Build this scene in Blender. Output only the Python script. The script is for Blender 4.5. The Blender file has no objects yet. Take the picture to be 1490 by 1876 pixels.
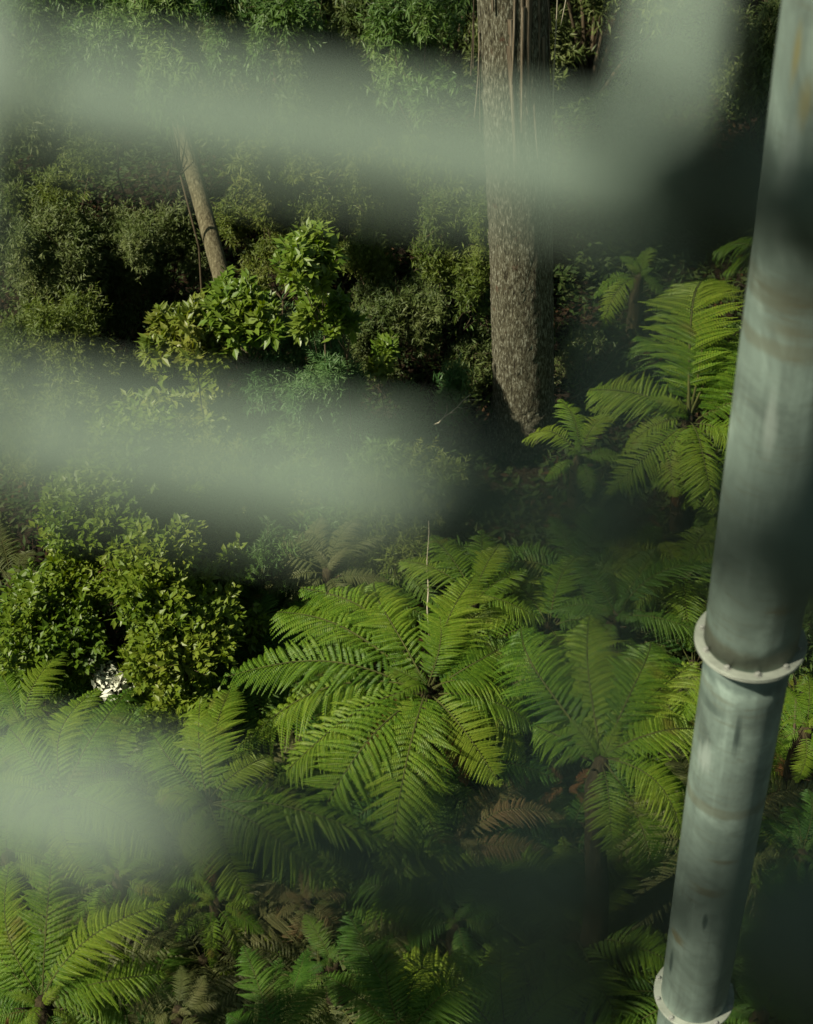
import bpy, math, random
import numpy as np
from mathutils import Vector, Matrix

SC = bpy.context.scene
COL = SC.collection
rng = np.random.default_rng(7)
random.seed(7)
R_ = math.radians

# ------------------------------------------------------------------ camera
FPX, IW, IH = 2500.0, 1490.0, 1876.0
PITCH, ROLL, CAMZ = R_(42.0), R_(4.65), 12.5
C0 = Vector((0, 0, CAMZ))
FW = Vector((0, math.cos(PITCH), -math.sin(PITCH)))
u0 = Vector((0, math.sin(PITCH), math.cos(PITCH))); r0 = Vector((1, 0, 0))
UP = u0 * math.cos(ROLL) + r0 * math.sin(ROLL)
RT = r0 * math.cos(ROLL) - u0 * math.sin(ROLL)
cam_d = bpy.data.cameras.new("camera"); cam = bpy.data.objects.new("camera", cam_d); COL.objects.link(cam)
M = Matrix.Identity(4)
for i in range(3):
    M[i][0], M[i][1], M[i][2], M[i][3] = RT[i], UP[i], -FW[i], C0[i]
cam.matrix_world = M
cam_d.sensor_fit = 'HORIZONTAL'; cam_d.sensor_width = 36.0
cam_d.lens = FPX / IW * 36.0
cam_d.clip_start = 0.01; cam_d.clip_end = 3000
cam_d.dof.use_dof = True
cam_d.dof.focus_distance = 14.0
APERTURE = 0.025
cam_d.dof.aperture_fstop = cam_d.lens / 1000 / APERTURE
SC.camera = cam

# ------------------------------------------------------------------ light
SUN = Vector((-0.56, -0.22, 0.80)).normalized()
w = bpy.data.worlds.new("World"); SC.world = w; w.use_nodes = True
nt = w.node_tree; nt.nodes.clear()
sky = nt.nodes.new("ShaderNodeTexSky"); sky.sky_type = 'NISHITA'; sky.sun_disc = False
sky.sun_elevation = math.asin(SUN.z); sky.sun_rotation = math.atan2(SUN.x, SUN.y)
bg = nt.nodes.new("ShaderNodeBackground"); bg.inputs[1].default_value = 0.05
out = nt.nodes.new("ShaderNodeOutputWorld")
tint = nt.nodes.new("ShaderNodeMixRGB"); tint.blend_type = 'MULTIPLY'; tint.inputs[0].default_value = 1.0
tint.inputs[2].default_value = (0.95, 1.0, 0.68, 1)      # warm white balance: daylight filtered by a forest canopy
nt.links.new(sky.outputs[0], tint.inputs[1]); nt.links.new(tint.outputs[0], bg.inputs[0]); nt.links.new(bg.outputs[0], out.inputs[0])
sl = bpy.data.lights.new("sun", 'SUN'); sl.energy = 5.0; sl.angle = R_(0.6); sl.color = (1.0, 0.93, 0.74)
so = bpy.data.objects.new("sun", sl); COL.objects.link(so)
so.rotation_euler = SUN.to_track_quat('Z', 'Y').to_euler(); so.location = (-20, -10, 40)
SC.view_settings.view_transform = 'Standard'; SC.view_settings.look = 'None'
SC.view_settings.exposure = 0.75; SC.view_settings.gamma = 1.0
SC.cycles.max_bounces = 6; SC.cycles.diffuse_bounces = 3; SC.cycles.transmission_bounces = 4
SC.cycles.glossy_bounces = 2; SC.cycles.use_denoising = True

# ------------------------------------------------------------------ helpers
def ray(px, py):
    return (FW + RT * ((px - IW / 2) / FPX) - UP * ((py - IH / 2) / FPX)).normalized()

def at_z(px, py, z):
    d = ray(px, py)
    return C0 + d * ((z - CAMZ) / d.z)

def ground_z(x, y):
    return (0.10 * np.sin(x * 0.7 + 1.3) * np.cos(y * 0.55) + 0.06 * np.sin(x * 1.7 + y * 1.1)
            + 0.10 * np.maximum(0, y - 19) + 0.002 * np.maximum(0, y - 24) ** 1.5)

def make_mesh(name, V, faces_list, mats, smooth=False, midx=None):
    """V (n,3); faces_list: list of int arrays (m,k); one material index per array."""
    me = bpy.data.meshes.new(name)
    V = np.asarray(V, dtype=np.float32)
    me.vertices.add(len(V)); me.vertices.foreach_set("co", V.ravel())
    loops = np.concatenate([f.ravel() for f in faces_list]).astype(np.int32)
    tot = np.concatenate([np.full(len(f), f.shape[1]) for f in faces_list]).astype(np.int32)
    st = np.concatenate([[0], np.cumsum(tot)[:-1]]).astype(np.int32)
    me.loops.add(len(loops)); me.loops.foreach_set("vertex_index", loops)
    me.polygons.add(len(tot)); me.polygons.foreach_set("loop_start", st); me.polygons.foreach_set("loop_total", tot)
    if midx is None: midx = list(range(len(faces_list)))
    mi = np.concatenate([np.full(len(f), k) for f, k in zip(faces_list, midx)]).astype(np.int32)
    for m in mats: me.materials.append(m)
    me.polygons.foreach_set("material_index", mi)
    me.polygons.foreach_set("use_smooth", np.full(len(tot), smooth))
    me.update(calc_edges=True); me.validate()
    return me

def link(name, data, parent=None, loc=None):
    o = bpy.data.objects.new(name, data); COL.objects.link(o)
    if parent: o.parent = parent
    if loc is not None: o.location = loc
    return o

def tag(o, label=None, cat=None, group=None, kind=None):
    if label: o["label"] = label
    if cat: o["category"] = cat
    if group: o["group"] = group
    if kind: o["kind"] = kind
    return o

def thing(name, loc, label, cat, group=None):
    return tag(link(name, None, None, loc), label, cat, group)

def nrm(a):
    return a / np.maximum(np.linalg.norm(a, axis=-1, keepdims=True), 1e-9)

class MB:
    """collects tubes, rings, boxes into one mesh"""
    def __init__(s): s.V = []; s.Q = []; s.T = []; s.n = 0
    def add(s, V, F):
        V = np.asarray(V, float); s.V.append(V)
        for f in (F if isinstance(F, list) else [F]):
            f = np.asarray(f, int) + s.n
            (s.Q if f.shape[1] == 4 else s.T).append(f)
        s.n += len(V)
    def tube(s, pts, rad, seg=6, cap=True, noise=None, ref=None):
        pts = np.asarray(pts, float); n = len(pts)
        rad = np.broadcast_to(np.asarray(rad, float), (n,))
        t = nrm(np.gradient(pts, axis=0))
        if ref is None: ref = np.array([0, 0, 1.0]) if abs(t[0][2]) < 0.8 else np.array([0, 1.0, 0])
        a = nrm(np.cross(t, ref)); b = np.cross(t, a)
        th = np.linspace(0, 2 * np.pi, seg, endpoint=False)
        rr = np.ones((n, seg)) * rad[:, None]
        if noise is not None: rr = rr * noise(n, seg)
        V = pts[:, None] + rr[..., None] * (np.cos(th)[None, :, None] * a[:, None] + np.sin(th)[None, :, None] * b[:, None])
        i = np.arange(n - 1)[:, None]; j = np.arange(seg)[None]; k = (j + 1) % seg
        F = np.stack([i * seg + j, (i + 1) * seg + j, (i + 1) * seg + k, i * seg + k], -1).reshape(-1, 4)
        V = V.reshape(-1, 3); Fs = [F]
        if cap:
            V = np.vstack([V, pts[:1], pts[-1:]]); m = n * seg
            jj = np.arange(seg); kk = (jj + 1) % seg
            Fs.append(np.stack([jj, kk, np.full(seg, m)], -1))
            Fs.append(np.stack([(n - 1) * seg + kk, (n - 1) * seg + jj, np.full(seg, m + 1)], -1))
        s.add(V, Fs)
    def lathe(s, prof, seg=64, origin=(0, 0, 0)):
        """closed profile [(r,z)...] revolved round z"""
        prof = np.asarray(prof, float); n = len(prof)
        th = np.linspace(0, 2 * np.pi, seg, endpoint=False)
        V = np.stack([prof[:, None, 0] * np.cos(th), prof[:, None, 0] * np.sin(th), np.repeat(prof[:, 1:2], seg, 1)], -1)
        i = np.arange(n)[:, None]; i2 = (i + 1) % n; j = np.arange(seg)[None]; k = (j + 1) % seg
        F = np.stack([i * seg + j, i * seg + k, i2 * seg + k, i2 * seg + j], -1).reshape(-1, 4)
        s.add(V.reshape(-1, 3) + np.asarray(origin), F)
    def box(s, o, ax, ay, az):
        o, ax, ay, az = [np.asarray(v, float) for v in (o, ax, ay, az)]
        V = [o + sx * ax + sy * ay + sz * az for sz in (-1, 1) for sy in (-1, 1) for sx in (-1, 1)]
        F = [[0, 2, 3, 1], [4, 5, 7, 6], [0, 1, 5, 4], [2, 6, 7, 3], [0, 4, 6, 2], [1, 3, 7, 5]]
        s.add(V, np.array(F))
    def build(s, name, mat, parent=None, smooth=True, loc=None):
        fl = []
        if s.Q: fl.append(np.concatenate(s.Q))
        if s.T: fl.append(np.concatenate(s.T))
        me = make_mesh(name, np.concatenate(s.V), fl, [mat], smooth, [0] * len(fl))
        return link(name, me, parent, loc)

# ------------------------------------------------------------------ materials
def new_mat(name):
    m = bpy.data.materials.new(name); m.use_nodes = True
    t = m.node_tree; t.nodes.clear()
    o = t.nodes.new("ShaderNodeOutputMaterial")
    return m, t, o

def N(t, kind, **kw):
    n = t.nodes.new(kind)
    for k, v in kw.items():
        if k.startswith("i_"):
            key = k[2:]
            n.inputs[int(key) if key.isdigit() else key].default_value = v
        else: setattr(n, k, v)
    return n

def ramp(t, fac, stops):
    r = t.nodes.new("ShaderNodeValToRGB")
    e = r.color_ramp.elements
    while len(e) < len(stops): e.new(0.5)
    for q, (p, c) in zip(e, stops): q.position = p; q.color = (*c, 1)
    t.links.new(fac, r.inputs[0]); return r.outputs[0]

def leaf_mat(name, c1, c2, c3, rough=0.5, transl=0.35, spec=0.35, nscale=1.2, brown=0.0):
    """three greens varied from plant to plant, clump to clump and leaf to leaf"""
    m, t, o = new_mat(name)
    tc = N(t, "ShaderNodeTexCoord"); oi = N(t, "ShaderNodeObjectInfo"); geo = N(t, "ShaderNodeNewGeometry")
    no = N(t, "ShaderNodeTexNoise", i_Scale=nscale, i_Detail=3.0); t.links.new(tc.outputs["Object"], no.inputs["Vector"])
    a = N(t, "ShaderNodeMath", operation='MULTIPLY_ADD', i_1=0.35, i_2=-0.10); t.links.new(oi.outputs["Random"], a.inputs[0])
    b = N(t, "ShaderNodeMath", operation='ADD'); t.links.new(a.outputs[0], b.inputs[0]); t.links.new(no.outputs[0], b.inputs[1])
    c = N(t, "ShaderNodeMath", operation='MULTIPLY_ADD', i_1=0.25, i_2=-0.12); t.links.new(geo.outputs["Random Per Island"], c.inputs[0])
    d = N(t, "ShaderNodeMath", operation='ADD'); t.links.new(b.outputs[0], d.inputs[0]); t.links.new(c.outputs[0], d.inputs[1])
    col = ramp(t, d.outputs[0], [(0.28, c1), (0.55, c2), (0.85, c3)])
    if brown:      # dried, browned patches
        n5 = N(t, "ShaderNodeTexNoise", i_Scale=3.2, i_Detail=3.0, noise_dimensions='4D'); t.links.new(tc.outputs["Object"], n5.inputs["Vector"])
        w5 = N(t, "ShaderNodeMath", operation='MULTIPLY', i_1=40.0); t.links.new(oi.outputs["Random"], w5.inputs[0]); t.links.new(w5.outputs[0], n5.inputs["W"])
        mb5 = N(t, "ShaderNodeMixRGB", i_Color2=(0.12, 0.075, 0.02, 1)); t.links.new(ramp(t, n5.outputs[0], [(0.62, (0, 0, 0)), (0.74, (brown,) * 3)]), mb5.inputs[0])
        t.links.new(col, mb5.inputs[1]); col = mb5.outputs[0]
    p = N(t, "ShaderNodeBsdfPrincipled", i_Roughness=rough); p.inputs["Specular IOR Level"].default_value = spec
    t.links.new(col, p.inputs["Base Color"])
    tr = N(t, "ShaderNodeBsdfTranslucent")
    hs = N(t, "ShaderNodeHueSaturation", i_Saturation=1.15, i_Value=1.3); t.links.new(col, hs.inputs["Color"])
    t.links.new(hs.outputs[0], tr.inputs[0])
    mx = N(t, "ShaderNodeMixShader", i_0=transl)
    t.links.new(p.outputs[0], mx.inputs[1]); t.links.new(tr.outputs[0], mx.inputs[2]); t.links.new(mx.outputs[0], o.inputs[0])
    return m

def bark_mat(name, stops, scale=(6, 6, 0.7), rough=0.9, bump=0.6, detail=8.0, spots=None):
    m, t, o = new_mat(name)
    tc = N(t, "ShaderNodeTexCoord"); mp = N(t, "ShaderNodeMapping"); mp.inputs["Scale"].default_value = scale
    t.links.new(tc.outputs["Object"], mp.inputs[0])
    n1 = N(t, "ShaderNodeTexNoise", i_Scale=2.2, i_Detail=detail, i_Roughness=0.7, i_Distortion=0.4); t.links.new(mp.outputs[0], n1.inputs["Vector"])
    col = ramp(t, n1.outputs[0], stops)
    if spots:
        n2 = N(t, "ShaderNodeTexNoise", i_Scale=spots[0], i_Detail=4.0); t.links.new(tc.outputs["Object"], n2.inputs["Vector"])
        mk = ramp(t, n2.outputs[0], [(spots[1], (0, 0, 0)), (spots[1] + 0.08, (1, 1, 1))])
        mx = N(t, "ShaderNodeMixRGB", i_Color2=(*spots[2], 1)); t.links.new(mk, mx.inputs[0]); t.links.new(col, mx.inputs[1]); col = mx.outputs[0]
    p = N(t, "ShaderNodeBsdfPrincipled", i_Roughness=rough); p.inputs["Specular IOR Level"].default_value = 0.2
    t.links.new(col, p.inputs["Base Color"])
    bp = N(t, "ShaderNodeBump", i_Strength=bump, i_Distance=0.03); t.links.new(n1.outputs[0], bp.inputs["Height"]); t.links.new(bp.outputs[0], p.inputs["Normal"])
    t.links.new(p.outputs[0], o.inputs[0])
    return m

MAT = {}
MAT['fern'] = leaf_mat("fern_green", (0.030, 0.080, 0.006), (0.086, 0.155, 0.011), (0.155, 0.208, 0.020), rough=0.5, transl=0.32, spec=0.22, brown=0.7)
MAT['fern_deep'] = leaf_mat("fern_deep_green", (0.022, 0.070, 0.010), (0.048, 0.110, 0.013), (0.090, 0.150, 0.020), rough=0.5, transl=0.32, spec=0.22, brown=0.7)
MAT['fern_olive'] = leaf_mat("fern_olive", (0.045, 0.060, 0.014), (0.080, 0.095, 0.025), (0.110, 0.110, 0.040), rough=0.6, transl=0.25)
MAT['fern_dead'] = leaf_mat("fern_dead", (0.040, 0.018, 0.008), (0.090, 0.040, 0.016), (0.14, 0.075, 0.03), rough=0.8, transl=0.2, spec=0.1)
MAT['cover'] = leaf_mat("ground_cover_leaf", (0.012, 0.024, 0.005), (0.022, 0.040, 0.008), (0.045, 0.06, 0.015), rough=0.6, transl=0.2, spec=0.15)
MAT['litter'] = leaf_mat("dry_litter", (0.015, 0.008, 0.004), (0.035, 0.018, 0.008), (0.07, 0.04, 0.018), rough=0.85, transl=0.1, spec=0.1)
MAT['fern_rust'] = leaf_mat("fern_rust_green", (0.070, 0.050, 0.014), (0.075, 0.080, 0.020), (0.12, 0.075, 0.03), rough=0.7, transl=0.2, nscale=2.0)
MAT['rachis'] = bark_mat("fern_rachis", [(0.3, (0.025, 0.030, 0.008)), (0.7, (0.06, 0.065, 0.015))], scale=(4, 4, 4), bump=0.1)
MAT['fern_trunk'] = bark_mat("fern_trunk", [(0.3, (0.008, 0.006, 0.004)), (0.5, (0.032, 0.024, 0.011)), (0.75, (0.08, 0.068, 0.026))], scale=(9, 9, 1.2), bump=1.0)
MAT['glossy'] = leaf_mat("glossy_leaf", (0.060, 0.110, 0.008), (0.115, 0.165, 0.014), (0.18, 0.205, 0.028), rough=0.42, transl=0.35, spec=0.3)
MAT['broad'] = leaf_mat("broad_leaf", (0.042, 0.098, 0.009), (0.085, 0.148, 0.014), (0.14, 0.190, 0.026), rough=0.4, transl=0.35, spec=0.4)
MAT['lime'] = leaf_mat("lime_leaf", (0.060, 0.110, 0.012), (0.110, 0.150, 0.018), (0.17, 0.18, 0.03), rough=0.45, transl=0.35, spec=0.4)
MAT['olive'] = leaf_mat("olive_fine_leaf", (0.045, 0.075, 0.008), (0.085, 0.115, 0.014), (0.13, 0.145, 0.026), rough=0.55, transl=0.3)
MAT['dull'] = leaf_mat("dull_fine_leaf", (0.035, 0.060, 0.012), (0.065, 0.092, 0.020), (0.11, 0.13, 0.04), rough=0.55, transl=0.25)
MAT['teal'] = leaf_mat("bluish_narrow_leaf", (0.028, 0.075, 0.018), (0.050, 0.115, 0.030), (0.09, 0.155, 0.05), rough=0.5, transl=0.3)
MAT['spray'] = leaf_mat("pale_spray_leaf", (0.035, 0.080, 0.014), (0.065, 0.120, 0.022), (0.11, 0.16, 0.04), rough=0.5, transl=0.3)
MAT['white_leaf'] = leaf_mat("white_leaf", (0.42, 0.44, 0.32), (0.55, 0.56, 0.45), (0.65, 0.65, 0.55), rough=0.5, transl=0.15)
MAT['stem'] = bark_mat("woody_stem", [(0.3, (0.035, 0.025, 0.015)), (0.7, (0.11, 0.085, 0.05))], scale=(8, 8, 2), bump=0.3)
MAT['pale_stem'] = bark_mat("pale_dry_stem", [(0.3, (0.22, 0.19, 0.13)), (0.7, (0.42, 0.38, 0.28))], scale=(8, 8, 2), bump=0.3)
MAT['bark'] = bark_mat("mottled_bark", [(0.36, (0.014, 0.011, 0.008)), (0.46, (0.062, 0.056, 0.034)), (0.54, (0.110, 0.104, 0.068)), (0.64, (0.29, 0.29, 0.225))],
                       scale=(21, 21, 5.5), bump=1.0, spots=(5.0, 0.66, (0.08, 0.048, 0.03)))
MAT['bark_strip'] = bark_mat("peeling_bark", [(0.28, (0.04, 0.030, 0.020)), (0.5, (0.15, 0.12, 0.08)), (0.75, (0.36, 0.33, 0.26))], scale=(16, 16, 0.6), bump=0.9)
MAT['thin_bark'] = bark_mat("smooth_grey_bark", [(0.35, (0.055, 0.045, 0.025)), (0.5, (0.105, 0.092, 0.052)), (0.68, (0.21, 0.19, 0.118))], scale=(14, 14, 1.2), bump=0.8)

def ground_mat():
    m, t, o = new_mat("forest_soil")
    tc = N(t, "ShaderNodeTexCoord")
    n1 = N(t, "ShaderNodeTexNoise", i_Scale=0.8, i_Detail=8.0, i_Roughness=0.7); t.links.new(tc.outputs["Object"], n1.inputs["Vector"])
    n2 = N(t, "ShaderNodeTexVoronoi", i_Scale=14.0); t.links.new(tc.outputs["Object"], n2.inputs["Vector"])
    col = ramp(t, n1.outputs[0], [(0.3, (0.006, 0.004, 0.003)), (0.55, (0.014, 0.009, 0.005)), (0.75, (0.03, 0.019, 0.010))])
    p = N(t, "ShaderNodeBsdfPrincipled", i_Roughness=0.95); p.inputs["Specular IOR Level"].default_value = 0.1
    t.links.new(col, p.inputs["Base Color"])
    bp = N(t, "ShaderNodeBump", i_Strength=0.8, i_Distance=0.05); t.links.new(n2.outputs[0], bp.inputs["Height"]); t.links.new(bp.outputs[0], p.inputs["Normal"])
    t.links.new(p.outputs[0], o.inputs[0]); return m
MAT['soil'] = ground_mat()

def metal_mat(name, base, stain=True, rough=0.5, metallic=0.55):
    m, t, o = new_mat(name)
    tc = N(t, "ShaderNodeTexCoord")
    n1 = N(t, "ShaderNodeTexNoise", i_Scale=3.5, i_Detail=9.0, i_Roughness=0.72, i_Distortion=0.6); t.links.new(tc.outputs["Object"], n1.inputs["Vector"])
    mp = N(t, "ShaderNodeMapping"); mp.inputs["Scale"].default_value = (14, 14, 0.5); t.links.new(tc.outputs["Object"], mp.inputs[0])
    n2 = N(t, "ShaderNodeTexNoise", i_Scale=1.0, i_Detail=5.0, i_Roughness=0.6); t.links.new(mp.outputs[0], n2.inputs["Vector"])
    mp3 = N(t, "ShaderNodeMapping"); mp3.inputs["Scale"].default_value = (1.2, 1.2, 9); t.links.new(tc.outputs["Object"], mp3.inputs[0])
    n3 = N(t, "ShaderNodeTexNoise", i_Scale=1.6, i_Detail=7.0, i_Roughness=0.7, i_Distortion=1.2); t.links.new(mp3.outputs[0], n3.inputs["Vector"])
    b = np.array(base)
    c1 = ramp(t, n1.outputs[0], [(0.30, tuple(b * 0.62)), (0.5, tuple(b)), (0.72, tuple(np.minimum(b * 1.35 + 0.02, 0.9)))])
    col = c1
    if stain:
        k2 = ramp(t, n2.outputs[0], [(0.50, (0, 0, 0)), (0.74, (0.6, 0.6, 0.6))])
        mx = N(t, "ShaderNodeMixRGB", i_Color2=(*(b * 0.42), 1)); t.links.new(k2, mx.inputs[0]); t.links.new(col, mx.inputs[1])
        k3 = ramp(t, n3.outputs[0], [(0.56, (0, 0, 0)), (0.74, (0.75, 0.75, 0.75))])
        mx2 = N(t, "ShaderNodeMixRGB", i_Color2=(0.15, 0.125, 0.06, 1)); t.links.new(k3, mx2.inputs[0]); t.links.new(mx.outputs[0], mx2.inputs[1])
        col = mx2.outputs[0]
    p = N(t, "ShaderNodeBsdfPrincipled", i_Roughness=rough, i_Metallic=metallic)
    t.links.new(col, p.inputs["Base Color"])
    rr = ramp(t, n1.outputs[0], [(0.3, (rough + 0.15,) * 3), (0.7, (rough - 0.05,) * 3)]); t.links.new(rr, p.inputs["Roughness"])
    bp = N(t, "ShaderNodeBump", i_Strength=0.06, i_Distance=0.01); t.links.new(n1.outputs[0], bp.inputs["Height"]); t.links.new(bp.outputs[0], p.inputs["Normal"])
    t.links.new(p.outputs[0], o.inputs[0]); return m
MAT['flange'] = metal_mat("pale_galvanised", (0.25, 0.275, 0.23), stain=True, metallic=0.25)
MAT['bolt'] = metal_mat("bolt_steel", (0.30, 0.31, 0.28), stain=False, metallic=0.5)
MAT['streak'] = metal_mat("dark_water_stain", (0.10, 0.14, 0.13), stain=False, rough=0.6, metallic=0.1)
MAT['yellow_stain'] = metal_mat("lichen_stain", (0.30, 0.25, 0.09), stain=False, rough=0.8, metallic=0.0)
MAT['wire'] = metal_mat("galvanised_wire", (0.225, 0.30, 0.25), stain=False, rough=0.55, metallic=0.2)
MAT['timber'] = bark_mat("grey_timber", [(0.3, (0.10, 0.085, 0.06)), (0.7, (0.22, 0.19, 0.14))], scale=(3, 20, 20), bump=0.2)

def az_of(px, py):
    d = ray(px, py); return math.atan2(d.x, d.y)
a1, a2 = az_of(1283, 1250), az_of(1446, 1250)
b1, b2 = az_of(1213, 1800), az_of(1337, 1800)
half = ((a2 - a1) + (b2 - b1)) / 4; mid_a = (a1 + a2 + b1 + b2) / 4
PR = 0.21
ph = PR / math.sin(half)
pc = Vector((math.sin(mid_a) * ph, math.cos(mid_a) * ph, 0))
pc0 = (pc.x, pc.y)

# ------------------------------------------------------------------ ground
g = np.concatenate([-np.geomspace(400, 31, 14), np.linspace(-30, 30, 181), np.geomspace(31, 400, 14)])
gx, gy = np.meshgrid(g + 0, g + 15, indexing='ij')
gz = ground_z(gx, gy)
gz = np.where((np.abs(gx) < 30) & (np.abs(gy - 15) < 30), gz + rng.normal(0, 0.025, gx.shape), gz)
n = len(g)
ii, jj = np.meshgrid(np.arange(n - 1), np.arange(n - 1), indexing='ij')
F = np.stack([ii * n + jj, (ii + 1) * n + jj, (ii + 1) * n + jj + 1, ii * n + jj + 1], -1).reshape(-1, 4)
go = link("ground", make_mesh("ground", np.stack([gx, gy, gz], -1).reshape(-1, 3), [F], [MAT['soil']], True))
tag(go, kind='structure')

# leaf litter: nobody could count it
def scatter_leaves(P, D, Nn, L, W, fold=0.18):
    """vectorised leaves: base P, direction D, normal Nn, length L, width W -> verts, quads"""
    D = nrm(D); S = nrm(np.cross(D, Nn)); Nn = np.cross(S, D)
    L = L[:, None]; W = W[:, None]
    b = P; tip = P + D * L - Nn * L * 0.10
    mid = P + D * L * 0.45 - Nn * W * fold
    l = P + D * L * 0.42 + S * W * 0.5; r = P + D * L * 0.42 - S * W * 0.5
    V = np.stack([b, l, tip, r, mid], 1).reshape(-1, 3)
    k = np.arange(len(P))[:, None] * 5
    F = np.concatenate([k + np.array([[0, 4, 2, 1]]), k + np.array([[0, 3, 2, 4]])])
    return V, F
m = 14000
px = rng.uniform(-9, 9, m); py = rng.uniform(5, 34, m)
P = np.stack([px, py, ground_z(px, py) + rng.uniform(0.02, 0.10, m)], -1)
D = rng.normal(0, 1, (m, 3)) * [1, 1, 0.25]
V, F = scatter_leaves(P, D, rng.normal(0, 0.3, (m, 3)) + [0, 0, 1], rng.uniform(0.08, 0.30, m), rng.uniform(0.01, 0.07, m))
lo = link("leaf_litter", make_mesh("leaf_litter", V, [F], [MAT['litter']]))
tag(lo, "brown fallen leaves and bark scraps littering the forest floor", "leaf litter", kind='stuff')

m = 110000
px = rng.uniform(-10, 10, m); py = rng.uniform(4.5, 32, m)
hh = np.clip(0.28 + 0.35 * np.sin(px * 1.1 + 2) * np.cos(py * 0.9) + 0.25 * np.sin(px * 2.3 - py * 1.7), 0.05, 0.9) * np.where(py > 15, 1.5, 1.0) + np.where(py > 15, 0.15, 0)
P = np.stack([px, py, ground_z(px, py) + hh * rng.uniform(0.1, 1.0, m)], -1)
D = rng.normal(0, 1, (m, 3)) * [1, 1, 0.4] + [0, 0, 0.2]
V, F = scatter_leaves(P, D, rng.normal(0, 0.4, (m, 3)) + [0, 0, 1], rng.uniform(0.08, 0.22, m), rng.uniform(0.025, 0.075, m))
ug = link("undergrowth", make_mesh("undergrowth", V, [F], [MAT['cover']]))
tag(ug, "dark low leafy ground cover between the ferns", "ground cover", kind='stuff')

# ------------------------------------------------------------------ fern fronds
def frond_mesh(name, seed, arch=0.16, width=0.2, pairs=32, curve=0.0, droop=0.35, stipe=0.07, leafmat='fern', ragged=0.0):
    r = np.random.default_rng(seed)
    def P(s):
        s = np.asarray(s, float)
        z = arch * np.sin(np.pi * s ** 0.85) * (1 - 0.15 * s)
        x = curve * np.sin(np.pi * s) * 0.5
        return np.stack([x, s, z], -1)
    def T(s): return nrm(P(s + 0.005) - P(s - 0.005))
    ss = np.linspace(0.0, 0.995, 24)
    mb = MB(); mb.tube(P(ss), 0.0052 * (1 - 0.85 * ss) + 0.0006, 5, cap=False)
    sp = stipe + (0.985 - stipe) * (np.arange(pairs) + 0.5) / pairs
    sp = stipe + (sp - stipe) ** 0.95 * (1 - stipe) ** 0.05
    spacing = (0.985 - stipe) / pairs
    Vs, Fs, base = [], [], 0
    for s0 in sp:
        for side in (-1, 1):
            s = min(0.99, s0 + r.normal(0, spacing * 0.08) + side * spacing * 0.2)
            if s < 0.45: prof = 0.42 + 0.58 * np.sin(0.5 * np.pi * np.clip((s - stipe + 0.02) / (0.45 - stipe), 0, 1))
            else: prof = max(0.04, 1 - ((s - 0.45) / 0.56) ** 1.9)
            if ragged and r.random() < ragged: prof *= r.uniform(0.2, 0.7)
            Lp = width * prof * r.uniform(0.88, 1.06)
            t = T(s); x = nrm(np.cross(t, [0, 0, 1.0])); nn = np.cross(x, t)
            ang = R_(78 - 30 * s ** 1.5) + r.normal(0, 0.075)
            d = np.cos(ang) * t + np.sin(ang) * side * x
            dr = droop * (0.7 + 0.6 * r.random()); lift = 0.25 * r.random() + 0.25
            k = max(4, int(round(Lp / 0.0098)))
            u = (np.arange(k) + 0.6) / k
            def Q(u):
                u = np.asarray(u)[:, None]
                return P(s)[None] + Lp * (u * d + t * 0.16 * u ** 2 + nn * (lift * u - dr * u ** 2))
            q0 = Q(u); tp = nrm(Q(u + 0.02) - Q(u - 0.02))
            side_v = nrm(np.cross(np.broadcast_to(nn, tp.shape), tp)); n2 = np.cross(tp, side_v)
            sp_u = Lp / k
            rl = side * 0.32 + r.normal(0, 0.12); side_v, n2 = side_v * math.cos(rl) + n2 * math.sin(rl), n2 * math.cos(rl) - side_v * math.sin(rl)
            lp = np.minimum(spacing * 0.80, Lp * 0.5) * np.clip(1.25 * (1 - u ** 2.2), 0.12, 1) * np.where(u < 0.12, 0.7, 1.0)
            for sg in (-1, 1):
                ln = (lp * r.uniform(0.85, 1.12, k))[:, None]
                e = nrm(0.42 * tp + sg * 0.9 * side_v - n2 * (0.42 + 0.2 * r.random((k, 1))))
                wv = tp * sp_u * 0.56
                off = q0 + tp * sp_u * 0.25 * sg
                a = off; b = off + e * ln * 0.5 + wv + n2 * ln * 0.05; c = off + e * ln - n2 * ln * 0.16; dd = off + e * ln * 0.5 - wv + n2 * ln * 0.05
                Vs.append(np.stack([a, b, c, dd], 1).reshape(-1, 3))
                f = base + np.arange(k)[:, None] * 4 + (np.array([[0, 1, 2, 3]]) if sg > 0 else np.array([[0, 3, 2, 1]]))
                Fs.append(f); base += 4 * k
            # midrib of the pinna
            m0 = Q(np.linspace(0, 1, 5)); wv = t * 0.0016
            Vs.append(np.stack([m0 - wv + nn * 0.0012, m0 + wv + nn * 0.0012], 1).reshape(-1, 3))
            f = base + np.arange(4)[:, None] * 2 + np.array([[0, 1, 3, 2]]); Fs.append(f); base += 10
    V = np.concatenate([np.concatenate(mb.V)] + Vs); nv = mb.n
    return make_mesh(name, V, [np.concatenate(mb.Q), np.concatenate(Fs) + nv], [MAT['rachis'], MAT[leafmat]])

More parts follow.
